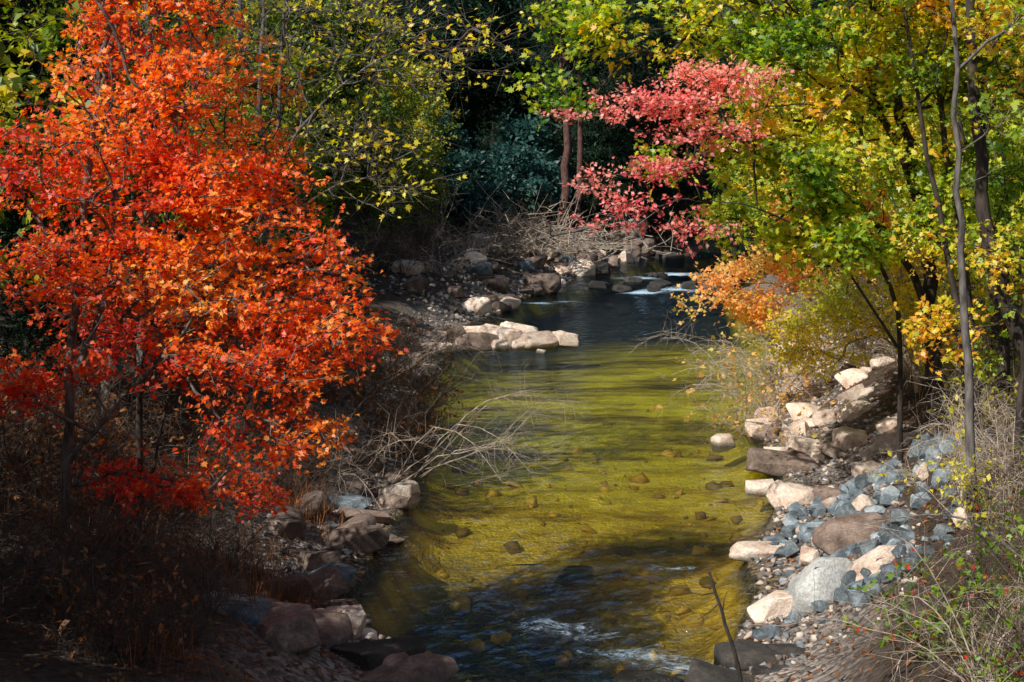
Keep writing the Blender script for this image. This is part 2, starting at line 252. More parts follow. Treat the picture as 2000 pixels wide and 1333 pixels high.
for k in range(44):
    y=random.uniform(56,82); x=np.interp(y,LY,LX)-abs(random.gauss(0,1.6)); s=random.uniform(.4,1.3); R(random.choice(['brown','brown','tan','blue']),x,y,s*1.1,s*.9,s*.65)
for k in range(26):
    y=random.uniform(78,96); x=np.interp(y,LY,LX)-random.uniform(-.5,3); s=random.uniform(.7,1.9); R(random.choice(['brown','brown','darkr','tan']),x,y,s*1.1,s*.9,s*.8)
for a in [(7.4,71.5,1.3,1,.5),(5.4,69.5,1.0,.8,.4),(8.9,70.9,1.1,.8,.55),(9.8,69.5,1.5,1,.7),(4.4,71,1.2,1,.5),(10.6,75,1.6,1,.7),(6.3,74,1.2,1,.5),(7.9,77,1.2,.8,.5),(6.9,69.4,.7,.6,.4)]: R('darkr',*a,z=.05)
R('tan',-1.4,78,1.6,1.2,1.1,label='tall pale boulder at the foot of the brush pile')
R('brown',1.4,69,2.2,1.6,1.2);R('brown',9.8,56,2,1.4,1.0)
for k in range(56):
    y=random.uniform(25,46); x=np.interp(y,RY,RX)+abs(random.gauss(.0,1.5)); s=.16+.55*random.random()**1.7; R(random.choice(['tan','tan','tan','tan','brown']),x,y,s*1.1,s*.9,s*.55,tilt=.4)
for k in range(220):
    y=random.uniform(17.6,24.6); x=np.interp(y,RY,RX)+.25+2.8*random.random(); s=.09+.26*random.random()**1.7
    R(random.choice(['blue']*8+['tan']),x,y,s*1.2,s*.9,s*.85,tilt=.7)
for k in range(12): R('blue',7.6+random.uniform(-.8,1),22+random.uniform(-1,1.5),.35,.28,.3,tilt=.6)

g=Geo(); base=[]
for s in range(4):
    bm=bmesh.new()
    for q in norm(np.random.default_rng(s).normal(size=(10,3)))*.5: bm.verts.new(q)
    bmesh.ops.convex_hull(bm,input=bm.verts); bmesh.ops.triangulate(bm,faces=bm.faces); bm.verts.ensure_lookup_table()
    for ii,v in enumerate(bm.verts): v.index=ii
    base.append((np.array([v.co[:] for v in bm.verts]),np.array([[v.index for v in f.verts] for f in bm.faces]))); bm.free()
def stones(g,n,fn):
    for k in range(n):
        x,y,s=fn(); z=hn(x,y); V,Fc=base[k%4]; a=rng.uniform(0,6.3); c,sn=math.cos(a),math.sin(a)
        W=V*np.array([s,s*rng.uniform(.6,1),s*rng.uniform(.4,.8)]); W=np.stack([W[:,0]*c-W[:,1]*sn,W[:,0]*sn+W[:,1]*c,W[:,2]],1)
        g.add(W+np.array([x,y,z+s*.1]),Fc,np.full(len(V),rng.uniform(0,1)))
def f1():
    y=rng.uniform(16.5,48); return np.interp(y,RY,RX)+abs(rng.normal(0.2,1.4)),y,rng.uniform(.05,.18)
def f2():
    y=rng.uniform(16.5,55); return np.interp(y,LY,LX)-abs(rng.normal(0,.9)),y,rng.uniform(.05,.18)
def f3():
    y=rng.uniform(55,84); return np.interp(y,LY,LX)-abs(rng.normal(0,3)),y,rng.uniform(.1,.35)
def f4():
    y=rng.uniform(19,33); return rng.uniform(np.interp(y,LY,LX)+.6,np.interp(y,RY,RX)-.5),y,.12+.4*rng.random()**2
stones(g,4200,f1);stones(g,1500,f2);stones(g,1800,f3)
m,N,L=newmat('gravel_stone'); at=N.new('ShaderNodeAttribute'); at.attribute_name='tint'
r=ramp(N,[(0,(.07,.06,.055)),(.35,(.2,.15,.12)),(.6,(.15,.18,.2)),(.8,(.5,.38,.3)),(1,(.65,.58,.5))]); L.new(at.outputs['Fac'],r.inputs[0])
p=N.new('ShaderNodeBsdfPrincipled'); p.inputs['Roughness'].default_value=.85; L.new(r.outputs[0],p.inputs['Base Color']); o=N.new('ShaderNodeOutputMaterial'); L.new(p.outputs[0],o.inputs[0])
def stuff(name,me,label,cat):
    o=link(bpy.data.objects.new(name,me)); o['kind']='stuff'; o['label']=label; o['category']=cat; return o
stuff('gravel',g.build('gravel',m),'loose mixed gravel and cobbles along the creek banks','gravel')
g=Geo(); stones(g,130,f4)
m2,N,L=newmat('bed_stone'); at=N.new('ShaderNodeAttribute'); at.attribute_name='tint'
r=ramp(N,[(0,(.16,.09,.012)),(.5,(.48,.3,.04)),(1,(.85,.58,.14))]); L.new(at.outputs['Fac'],r.inputs[0])
p=N.new('ShaderNodeBsdfPrincipled'); p.inputs['Roughness'].default_value=.7; L.new(r.outputs[0],p.inputs['Base Color']); o=N.new('ShaderNodeOutputMaterial'); L.new(p.outputs[0],o.inputs[0])
stuff('creek_bed_cobbles',g.build('creek_bed_cobbles',m2,True),'golden brown cobbles lying under the clear water','cobbles')

# ------------------------------------------------------------------ leaves & branches
maple=np.array([(0,-.12),(.3,-.22),(.2,-.02),(.52,.12),(.3,.22),(.42,.5),(.17,.42),(.0,.9),(-.17,.42),(-.42,.5),(-.3,.22),(-.52,.12),(-.2,-.02),(-.3,-.22)])
maple[:,1]-=.2
lobed=np.array([(0,-.35),(.3,-.3),(.5,.08),(.24,.12),(.0,.6),(-.24,.12),(-.5,.08),(-.3,-.3)])
rhomb=np.array([(0,-.5),(.3,-.05),(0,.5),(-.3,.05)])
longl=np.array([(0,-.5),(.14,0),(0,.6),(-.14,0)])
def add_leaves(g,C,A,size,tpl,tint,upb=.8):
    n=len(C); A=norm(A+rng.normal(size=(n,3))*.5+np.array([0,0,-.25]))
    Nn=norm(np.array([-.15,-.3,upb])+rng.normal(size=(n,3))*.65); T=norm(np.cross(A,Nn)); Nn=np.cross(T,A)
    s=size*rng.uniform(.5,1.35,size=n)
    k=len(tpl); fold=np.abs(tpl[:,0])*rng.uniform(-.2,.8,size=(n,1))
    wd=rng.uniform(.65,1.1,size=(n,1,1))
    V=C[:,None,:]+s[:,None,None]*(tpl[None,:,0,None]*T[:,None,:]*wd+tpl[None,:,1,None]*A[:,None,:]+fold[:,:,None]*Nn[:,None,:])
    g.add(V.reshape(-1,3),np.arange(n*k).reshape(n,k),np.repeat(np.clip(tint,0,1),k))
def tube(g,P,Rr,k=5):
    P=np.asarray(P,float);Rr=np.asarray(Rr,float); T=norm(np.gradient(P,axis=0)); m=np.abs(T).mean(0); ref=np.eye(3)[np.argmin(m)]
    U=norm(np.cross(T,ref)); W=np.cross(T,U); a=np.linspace(0,2*math.pi,k,endpoint=False)
    V=P[:,None,:]+Rr[:,None,None]*(np.cos(a)[None,:,None]*U[:,None,:]+np.sin(a)[None,:,None]*W[:,None,:])
    n=len(P); i=np.arange(k); j=(i+1)%k; F=np.concatenate([np.stack([q*k+i,q*k+j,(q+1)*k+j,(q+1)*k+i],1) for q in range(n-1)])
    g.add(V.reshape(-1,3),F)
def sticks(g,A,B,r,k=3):
    T=norm(B-A); ref=np.where(np.abs(T[:,2:3])<.8,np.array([[0,0,1.]]),np.array([[1.,0,0]])); U=norm(np.cross(T,ref)); W=np.cross(T,U)
    a=np.linspace(0,2*math.pi,k,endpoint=False); off=np.cos(a)[None,:,None]*U[:,None,:]+np.sin(a)[None,:,None]*W[:,None,:]
    r=np.broadcast_to(np.asarray(r,float),(len(A),)); V=np.concatenate([A[:,None,:]+off*r[:,None,None],B[:,None,:]+off*r[:,None,None]*.4],1)
    i=np.arange(k);j=(i+1)%k; f=np.stack([i,j,k+j,k+i],1); F=(np.arange(len(A))[:,None,None]*2*k+f[None]).reshape(-1,4)
    g.add(V.reshape(-1,3),F)
def catmull(P,sub=3):
    P=np.asarray(P,float); Q=np.vstack([2*P[0]-P[1],P,2*P[-1]-P[-2]]); out=[]
    for i in range(1,len(Q)-2):
        for t in np.arange(sub)/sub: out.append(.5*((2*Q[i])+(-Q[i-1]+Q[i+1])*t+(2*Q[i-1]-5*Q[i]+4*Q[i+1]-Q[i+2])*t*t+(-Q[i-1]+3*Q[i]-3*Q[i+1]+Q[i+2])*t**3))
    out.append(P[-1]); return np.array(out)
def ell_points(ells,n,gap=-.05,fr=.8):
    vol=np.array([e[3]*e[4]*e[5] for e in ells]); pr=vol**.85/np.sum(vol**.85); out=[]
    while len(out)<n:
        e=ells[rng.choice(len(ells),p=pr)]; q=norm(rng.normal(size=3))*rng.uniform(0,1)**(1/2.5)*(1+.25*rng.normal()*(rng.random()<.25))
        p=np.array(e[:3])+q*np.array(e[3:6])
        if noise.noise(Vector((p[0]*fr+3,p[1]*fr,p[2]*fr*1.8)))>gap or rng.random()<.06: out.append(p)
    return np.array(out)
def tree(name,label,cat,trunks,tr,ells,nn,lmat,bmat,lsize,tpl=maple,twigs=3,lpt=5,tlen=.35,tintf=None,gap=-.05,fr=.8,alpha=.35,attach=.35,group=None,flat=.4,twigr=.004,loc=None,upb=.8,rmin=.006,tv=.5,ts=.13):
    base=np.array(trunks[0][0],float); G=Geo()
    P=[];parent=[];PL=[];att=[];TI=[];starts=[]
    for ti,t in enumerate(trunks):
        c=catmull(t,4); c[1:-1]+=rng.normal(size=c[1:-1].shape)*tr*.3; i0=len(P); starts.append((i0,i0+len(c)))
        for q in range(len(c)):
            P.append(c[q]); parent.append(i0+q-1 if q else -1); PL.append(0 if q==0 else PL[-1]+np.linalg.norm(c[q]-c[q-1])); att.append(q>=len(c)*attach)
    nt=len(P); nodes=ell_points(ells,nn,gap,fr); n=len(nodes)
    Pa=np.array(P); cost=np.full(n,1e9);bp=np.zeros(n,int)
    for q in range(nt):
        if att[q]:
            d=np.linalg.norm(nodes-Pa[q],axis=1)+alpha*PL[q]+.5*np.maximum(Pa[q][2]-nodes[:,2],0); mm=d<cost; cost[mm]=d[mm];bp[mm]=q
    alive=np.ones(n,bool)
    for it in range(n):
        k=np.argmin(np.where(alive,cost,1e9)); alive[k]=False; pid=len(P); pp=bp[k]
        P.append(nodes[k]);parent.append(pp);pl=PL[pp]+np.linalg.norm(nodes[k]-P[pp]);PL.append(pl)
        d=np.linalg.norm(nodes-nodes[k],axis=1)+alpha*pl; mm=(d<cost)&alive; cost[mm]=d[mm];bp[mm]=pid
    P=np.array(P);Nn=len(P); w=np.zeros(Nn); w[nt:]=1; ch=[[] for _ in range(Nn)]
    for q in range(Nn-1,0,-1):
        if parent[q]>=0:
            if q>=nt: w[parent[q]]+=w[q]
            ch[parent[q]].append(q)
    stack=[]
    for si,(s,e) in enumerate(starts):
        f=1 if si==0 else .5
        rr=np.interp(np.linspace(0,1,e-s),[0,.1,1],[tr*1.3,tr,tr*.28])*f; tube(G,P[s:e]-base,rr,9)
        for q in range(s,e):
            TI.append(rr[q-s])
            for c in ch[q]:
                if c>=nt: stack.append((q,c))
    def rad(wt): return min(rmin*.5*(wt**.42)+.002,tr*.6)
    while stack:
        a,c=stack.pop(); line=[P[a]];rr=[rad(w[c])]; q=c
        if a<nt: rr=[min(rad(w[c])*1.1,TI[a]*.9)]
        while True:
            line.append(P[q]); rr.append(rad(w[q])); 
            if not ch[q]: break
            cs=sorted(ch[q],key=lambda z:-w[z])
            for z in cs[1:]: stack.append((q,z))
            q=cs[0]
        line=np.array(line); 
        c2=catmull(line,3); r2=np.interp(np.linspace(0,len(rr)-1,len(c2)),range(len(rr)),rr)
        L2=np.linalg.norm(line[1]-line[0]); c2[1:-1]+=rng.normal(size=c2[1:-1].shape)*.02*min(L2,1.5)
        tube(G,c2-base,r2,4 if r2[0]<.03 else 6)
    nd=P[nt:]; pd=norm(nd-P[[parent[q] for q in range(nt,Nn)]])
    S=np.repeat(nd,twigs,0); D=norm(rng.normal(size=S.shape)*np.array([1,1,flat])+np.repeat(pd,twigs,0)*.7+np.array([0,0,.1])); ln=tlen*rng.uniform(.5,1.3,size=(len(S),1)); E=S+D*ln
    if twigr: sticks(G,S-base,E-base,twigr)
    Lg=Geo()
    if lpt>0:
        nl=len(S)*lpt; t=rng.uniform(.25,1.08,size=(nl,1)); C=np.repeat(S,lpt,0)+np.repeat(D*ln,lpt,0)*t+rng.normal(size=(nl,3))*lsize*.5
        nt_=np.array([nz(q,.9,7.7) for q in nd]); tn=np.repeat(np.repeat(nt_,twigs),lpt)*tv
        tn=tn+(tintf(C) if tintf else .45)+rng.normal(size=nl)*ts
        add_leaves(Lg,C-base,np.repeat(D,lpt,0),lsize,tpl,tn,upb)
    e=link(bpy.data.objects.new(name,None)); e.location=base; e['label']=label;e['category']=cat; e.empty_display_size=.3
    if group: e['group']=group
    t=link(bpy.data.objects.new('trunk',G.build('trunk',bmat,True))); t.parent=e
    if lpt>0:
        c=link(bpy.data.objects.new('crown',Lg.build('crown',lmat))); c.parent=e
    if loc is not None: e.location=loc
    return e
def copy_tree(src,x,y,s,rz,z=None,sz=None):
    e=src.copy(); e.location=(x,y,hn(x,y)-.1 if z is None else z); e.scale=(s,s,s if sz is None else sz); e.rotation_euler=(0,0,rz); link(e)
    for c in src.children:
        q=c.copy(); q.parent=e; link(q)
    return e

# orange maple
def tint_o(C): return .4+.1*(C[:,0]+4.2)/1.5+.05*(C[:,2]-4.5)+.0*C[:,1]
tree('orange_maple_tree','slender maple covered in glowing orange-red leaves on the shaded bank','tree',
 [[(-5.4,17,hn(-5.4,17)-.1),(-5.32,17,2.6),(-5.25,17,3.9),(-5.15,17,5),(-5.0,17,6.5),(-4.8,17,8),(-4.6,17,9.3)],[(-5.3,17,2.5),(-4.6,16.9,3.3),(-3.7,16.8,4.3),(-2.9,16.8,5.3)],[(-5.2,17,3.6),(-4.6,17.1,5),(-4.0,17.1,6.4),(-3.6,17.1,7.8)]],.068,
 [(-4.2,17,7.3,1.25,1.0,1.2),(-4.7,17,6.0,1.7,1.1,.75),(-3.5,17,5.6,1.2,1,.6),(-3.2,17,4.75,1.35,1.1,.7),(-5.0,17,4.7,1.3,1.1,.6),(-3.2,17,3.8,1.3,1.1,.55),(-2.8,17,2.95,.9,.8,.4),(-3.3,17,2.2,.8,.7,.28),(-4.6,16.9,2.25,1.0,.7,.2),(-2.25,17,4.1,.7,.9,.55),(-5.6,17,3.4,.8,.7,.35),(-4.2,17,8.8,1.2,1.2,1)],
 1950,M['orange'],M['barkg'],.068,twigs=3,lpt=6,tlen=.3,tintf=tint_o,gap=.06,fr=1.6,attach=.12,rmin=.008,flat=.22,ts=.17)
tree('orange_maple_tree','young orange-leaved maple with thin forked stem in the thicket','tree',
 [[(-4.9,18.6,hn(-4.9,18.6)-.1),(-4.85,18.6,3),(-4.6,18.7,5),(-4.2,18.7,7),(-3.9,18.7,9)],[(-4.9,18.6,1.2),(-4.5,18.7,3),(-3.9,18.7,5.2),(-3.2,18.8,6.6)]],.05,
 [(-3.6,18.8,6.6,1.0,.8,1.0),(-3.0,18.8,4.2,1.3,.8,.8),(-5.3,18.8,3.8,1.1,.8,.6)],150,M['orange'],M['barkd'],.08,tlen=.32,tintf=lambda C:.42+.1*(C[:,0]+4),gap=.08,fr=1.2,rmin=.007)
# green sycamore over the creek
tree('sycamore_tree','big leaning sycamore with broad green-yellow leaves over the creek','tree',
 [[(7.3,24.5,hn(7.3,24.5)-.1),(7.25,24.5,3.2),(7.1,24.5,5),(6.7,24.4,6.8),(6.2,24.2,8.6),(5.6,24,10.4)],[(7.3,24.5,2.6),(6.8,24.1,4.2),(5.9,23.6,5.2),(4.7,23.2,6.0),(3.4,23,6.4)],[(7.1,24.4,5),(6.2,23.8,6.9),(5,23.2,8.2),(3.2,22.8,8.9)]],.15,
 [(1.7,23,8.3,1.4,.9,.65),(.75,23,7.2,.6,.7,.35),(3.9,22.8,8.1,1.6,1.1,.8),(2.9,23.4,6.0,.8,.7,.35),(4.5,22.5,6.2,1.2,1.0,.9),(6.4,23,7.6,1.8,1.3,1.4),(5.2,22.8,4.9,1.2,1,.6),(7.4,23.3,5.6,1.2,1.2,1.0),(4,23.4,9.8,3.4,1.8,.8),(3.6,22.8,5.1,.6,.6,.4),(3.7,22,6.9,.6,.6,.4)],
 1650,M['green'],M['barkd'],.108,tpl=maple,twigs=3,lpt=6,tlen=.4,tintf=lambda C:.56+0*C[:,0],gap=.06,fr=1.1,attach=.3,rmin=.009,flat=.3,tv=.6,ts=.17)
# pink maple
tree('pink_maple_tree','small maple with coral pink leaves reaching over the water','tree',
 [[(6.6,24.2,hn(6.6,24.2)-.1),(6.4,23.6,3.6),(5.6,22.9,5.0),(4.4,22.2,6.1),(3.4,21.8,6.8)],[(6.5,24.0,3.0),(5.2,22.9,4.6),(3.8,22,5.4),(2.9,21.8,5.5)]],.045,
 [(2.2,21.8,7.0,1.35,.6,.18),(1.3,21.8,6.85,.6,.5,.1),(3.2,21.8,7.35,.9,.6,.25),(1.35,21.7,5.75,.35,.4,.25),(1.45,21.7,5.2,.6,.6,.1),(2.1,21.7,5.45,.8,.5,.15),(2.7,21.7,5.1,.5,.5,.1),(3.0,21.8,6.5,.8,.5,.22),(2.3,21.8,6.0,.7,.5,.14)],
 290,M['pink'],M['barkd'],.068,twigs=3,lpt=6,tlen=.32,flat=.18,tintf=lambda C:.5+.2*(C[:,2]-6),gap=.06,fr=2.0,attach=.5,rmin=.005,ts=.25)
tree('peach_maple_tree','low spreading maple with peach-orange leaves at the water','tree',
 [[(8.6,34.5,hn(8.6,34.5)-.1),(8.3,34.4,2.4),(7.6,34.2,3.6),(7.2,34.1,5.4)],[(8.5,34.4,1.6),(7.6,34.2,2.6),(6.4,34,3.2),(5.4,33.8,3.3)]],.08,
 [(5.9,33.6,3.4,1.5,.9,.4),(7.2,33.6,3.8,1.5,1,.7),(7.0,33.6,5.1,1.6,1,.6),(5.0,33.4,2.9,1.1,.6,.3),(8.4,33.8,4.4,1.3,1,.9),(6.3,33.6,2.5,1.5,.7,.3)],
 760,M['peach'],M['twigp'],.1,tpl=lobed,tlen=.45,lpt=6,tintf=lambda C:.45+0*C[:,0],attach=.2,gap=.06,fr=1.1,rmin=.008,flat=.2,ts=.25)
tree('yellow_birch_tree','small shrubby tree with yellow-green leaves above pale rocks','tree',
 [[(8.4,29.4,hn(8.4,29.4)-.1),(8.2,29.3,2.6),(7.9,29.2,3.8),(7.8,29.2,5)],[(8.4,29.4,1.7),(7.7,29.3,2.5),(6.9,29.2,3.0)]],.07,
 [(6.6,28.4,3.1,1.5,.9,.7),(8.2,28.4,3.3,1.3,1,1.0),(6.1,28.4,2.45,1.0,.7,.4),(7.4,28.4,4.4,1.5,.9,.6),(8.9,28.6,2.2,.8,.7,.4)],
 720,M['yellow'],M['twigp'],.085,tpl=rhomb,tlen=.42,lpt=8,tintf=lambda C:.36+0*C[:,0],attach=.2,gap=.05,fr=1,rmin=.008,ts=.25)
tree('maple_tree','bright yellow-green young maple behind the overhanging limbs','tree',
 [[(9.2,32.5,hn(9.2,32.5)-.1),(8.8,32.4,3),(8,32.2,5),(7.4,32,7)]],.09,
 [(6.2,32,6.0,1.5,1,1.0),(7.8,32,6.4,1.6,1,1.2),(5.3,32,5.0,.9,.8,.5),(7.5,32,8.2,1.6,1.2,1)],600,M['green'],M['barkd'],.095,tpl=lobed,tlen=.38,lpt=7,tintf=lambda C:.64+0*C[:,0],attach=.3,gap=.0,fr=.9,tv=.7,ts=.17)
# poplar with sparse leaves
tree('poplar_tree','nearly bare tree with a few yellow leaves on long limbs','tree',
 [[(-5.0,28,hn(-5.0,28)-.1),(-4.8,28,4),(-4.6,28,7),(-4.5,28,9.5),(-4.4,28,11)],[(-4.7,28,6),(-3.6,27.8,7.4),(-2.2,27.6,8.3),(-1.0,27.4,8.5)],[(-4.7,28,4.8),(-3.6,27.8,5.6),(-2.6,27.5,5.9)]],.06,
 [(-2.2,27.6,8.2,2.2,.9,.9),(-2.9,27.6,6.3,1.5,.8,.8),(-1.0,27.5,8.5,1.2,.7,.7),(-2.3,27.5,5.6,.8,.6,.5),(-3.8,27.8,9.2,2,1,.8)],
 270,M['yellow'],M['barkg'],.12,twigs=3,lpt=1,tlen=.75,tintf=lambda C:.6+0*C[:,0],gap=-.2,attach=.2,rmin=.009,twigr=.006)
tree('ash_tree','slender pale grey trunked tree on the rocky bank','tree',
 [[(5.85,18,hn(5.85,18)-.15),(5.8,18,3.2),(5.7,18,4.6),(5.64,18,6.2),(5.52,18,8.4),(5.4,18,10.5)]],.062,
 [(5.2,18.2,9.2,1.4,1,.9),(6.6,18.3,8.0,.8,.8,.7),(6.3,18.1,6.5,.6,.6,.5)],190,M['green'],M['barkg'],.09,tlen=.35,lpt=5,attach=.5,tintf=lambda C:.6+0*C[:,0])
tree('maple_tree','dark trunked maple leaning out from the bank with yellow-green leaves','tree',
 [[(8.2,20.5,hn(8.2,20.5)-.15),(7.5,20.4,3.2),(6.95,20.4,4.5),(6.7,20.4,6.2),(6.55,20.4,8.4),(6.5,20.4,10.5)]],.15,
 [(6.9,21.2,8.2,1.3,.8,1.0),(7.3,21.4,5.6,.7,.8,.8),(5.8,21.4,9.2,1.4,1,.7),(6.6,20.8,3.6,.8,.6,.6)],330,M['green'],M['barkd'],.09,tlen=.38,lpt=6,attach=.3,tintf=lambda C:.6+0*C[:,0],tv=.8)
for i_,(x,y,dx,hh) in enumerate([(7.0,21.6,-1.3,10),(7.4,22.6,-.9,10),(8.3,24,-.5,11),(9.3,26,.4,11),(7.5,20.8,.2,9.5),(9.9,29,-1.2,12),(6.9,19.6,.5,9.5)]):
    tree('ash_tree','thin dark stemmed young tree leaning on the wooded bank','tree',[[(x,y,hn(x,y)-.15),(x+dx*.25+.08,y,4),(x+dx*.6-.06,y,7),(x+dx,y,hh)]],.06+.022*(i_%3),
     [(x+dx*.8,y,hh-1.5,1,.9,1.3),(x+dx*.4,y,4.8,.9,.7,.6)],150,M['green'],M['barkd'],.085,tpl=lobed,tlen=.4,lpt=5,attach=.3,tintf=lambda C:.62+0*C[:,0],group='young trees on the wooded bank',tv=.8)
tree('maple_tree','leafy green maple filling the wooded bank','tree',
 [[(10.5,30,hn(10.5,30)-.1),(10.3,30,4),(10,30,7),(9.8,30,10)]],.11,
 [(9.6,30,6,2.2,1.5,2.0),(8.4,30,8,1.8,1.3,1.4),(10.5,30,3.8,1.6,1.4,1.2),(10.8,30,8.5,2,1.5,1.3)],800,M['green'],M['barkd'],.115,tpl=lobed,tlen=.4,lpt=6,tintf=lambda C:.62+0*C[:,0],gap=.03,tv=.8)
tree('maple_tree','tall maple with mixed green and gold leaves on the bank','tree',
 [[(10,39,hn(10,39)-.1),(9.8,39,4),(9.4,39,8),(9.2,39,12)]],.16,
 [(8.2,39,8,2.6,1.6,2.2),(10.8,39,6,2.4,1.6,2),(8.4,39,5,1.6,1.4,1.0),(11.5,39,10,2.4,1.6,2)],800,M['green'],M['barkd'],.17,tpl=rhomb,tlen=.5,lpt=7,tintf=lambda C:.65+0*C[:,0],gap=.02,rmin=.012,tv=.8)
for i_,(x,y) in enumerate([(3.1,86),(4.1,88.5)]):
    tree('pine_tree','tall straight reddish-brown trunked pine by the dark pool','tree',
     [[(x,y,hn(x,y)-.2),(x+.1,y,6),(x+.05,y,12),(x,y,20)]],.3-.06*i_,[(x,y,16,2.5,2.5,4)],160,M['dark'],M['barkr'],.35,tpl=longl,tlen=.8,lpt=6,attach=.55,twigr=.01,rmin=.02,group='pines by the dark pool')

# ------------------------------------------------------------------ background forest library
def lib(name,label,mat,bm,h,w,nn,ls,tpl,tint,lpt=7,low=.25,upb=.8):
    ells=[(0,0,h*.62,w,w,h*.3),(w*.4,0,h*.42,w*.8,w*.7,h*.17),(-w*.4,w*.2,h*.5,w*.8,w*.7,h*.2),(0,0,h*.85,w*.55,w*.55,h*.16),(0,-w*.3,h*low,w*.8,w*.7,h*.12)]
    return tree(name,label,'tree',[[(0,0,-.4),(.1,0,h*.3),(-.1,.1,h*.6),(0,0,h*.95)]],h*.014,ells,nn,mat,bm,ls,tpl=tpl,twigs=3,lpt=lpt,tlen=.75,tintf=lambda C:tint+0*C[:,0],gap=.05,fr=.55,attach=.18,group='trees of the wooded valley',twigr=.008,rmin=.015,upb=upb)
LA=lib('broadleaf_tree','green broadleaf tree in the dense valley wood',M['mid'],M['barkd'],14,3.0,360,.24,rhomb,.5,lpt=8)
LB=lib('broadleaf_tree','broadleaf tree turning yellow-green in the valley wood',M['mid'],M['barkd'],12,2.8,330,.22,rhomb,.7,lpt=9)
LC=lib('hemlock_tree','dark green hemlock in the shaded valley wood',M['dark'],M['barkd'],17,2.8,380,.45,longl,.5,lpt=7)
LD=lib('birch_tree','golden birch among the darker trees',M['yellow'],M['barkg'],11,2.2,240,.2,rhomb,.5,lpt=7)
LE=lib('rhododendron','dense blue-green rhododendron thicket bush',M['teal'],M['barkd'],5.2,2.3,260,.36,rhomb,.5,lpt=8,low=.12)
LE['category']='shrub'
LF=lib('bare_tree','leafless grey-branched tree in the wood',M['mid'],M['barkg'],15,3,240,.2,rhomb,.8,lpt=1)
for o_,p_ in zip((LA,LB,LC,LD,LE,LF),[(-8.5,62),(-7.2,70),(-3,95),(-12,58),(0.2,86),(-9.5,50)]):
    o_.location=(p_[0],p_[1],hn(*p_)-.1)
U=random.uniform
for src,x,y,s in [(LB,-8.5,54,.75),(LA,-10.5,60,.9),(LB,-7.8,76,.9),(LC,-9,70,.9),(LA,-12,47,.85),(LC,-14,52,1),(LB,-9,44,.65),(LA,-12,38,.75),(LC,-15,44,.8),(LA,-10.5,32,.7),(LC,-10,27,.7),(LC,-12,24,.8),(LB,-9.2,22,.95),(LF,-7,40,.7),(LB,-5.8,84,.9),(LC,-6.5,90,1.1),(LC,-3,96,1.2),(LF,-7.3,26,.85),(LC,-7.8,23,.35),(LF,-8.5,33,.8),(LB,-4.6,73,.45),(LA,-5.5,65,.5),
   (LA,-8,12.8,.48),(LA,-6.6,9.8,.52),(LA,-9.6,16.2,.5),(LB,-8.5,9.2,.6),(LA,-6.9,11.6,.5),(LB,-7.4,14.8,.45),(LB,-5.6,8.2,.55)]:  # unseen trees left of the frame, put in to shade bank and near water
    copy_tree(src,x,y,s*U(.95,1.05),U(0,6.3))
for x,y,s in [(-2.5,84,.9),(1.4,88,.8),(-1.2,81,.6),(-4.5,88,1.2),(-6.5,80,1.0),(0.5,93,1.3)]: copy_tree(LE,x,y,s,U(0,6.3))
for x,y,s in [(2.4,97,1.1),(9,97,1.1),(12,99,1.1),(15,96,1.1),(-1,100,1.2),(5.5,101,1.2),(19,94,.9),(0,104,1.2),(7,96,.7),(5.5,95,.6),(16,91,.6),(-1.2,89,.42),(10,95,.5),(7.5,93,.4)]: copy_tree(LC,x,y,s,U(0,6.3))
for src,x,y,s in [(LA,12.5,46,.9),(LB,14,52,1),(LB,11.8,60,.9),(LA,15,60,1),(LD,14,66,.9),(LC,17,70,1),(LC,16,76,.9),(LA,13.5,34,.8),(LB,14.5,40,.9),(LA,12.5,26,.7),(LB,10.8,24,.55),(LA,18,48,1),(LC,20,56,1),(LC,19,82,1),(LD,15.5,46,.9),(LC,20,76,1)]:
    copy_tree(src,x,y,s*U(.9,1.1),U(0,6.3))
for k in range(40):
    y=U(103,130); x=(-.4+.8*(k+U(0,1))/40)*y; copy_tree(random.choice([LA,LC,LC,LC,LC,LB]),x,y,U(.9,1.1),U(0,6.3))
for k in range(14):
    y=U(58,100); x=-U(12,26); copy_tree(random.choice([LA,LC,LC]),x,y,U(1,1.25),U(0,6.3))
for k in range(6):
    y=U(24,58); x=-U(15,22); copy_tree(random.choice([LA,LC]),x,y,U(.8,1.0),U(0,6.3))
for k in range(8):
    y=U(40,100); x=U(18,30)+ (y-40)*.15; copy_tree(random.choice([LA,LB,LC]),x,y,U(1,1.2),U(0,6.3))

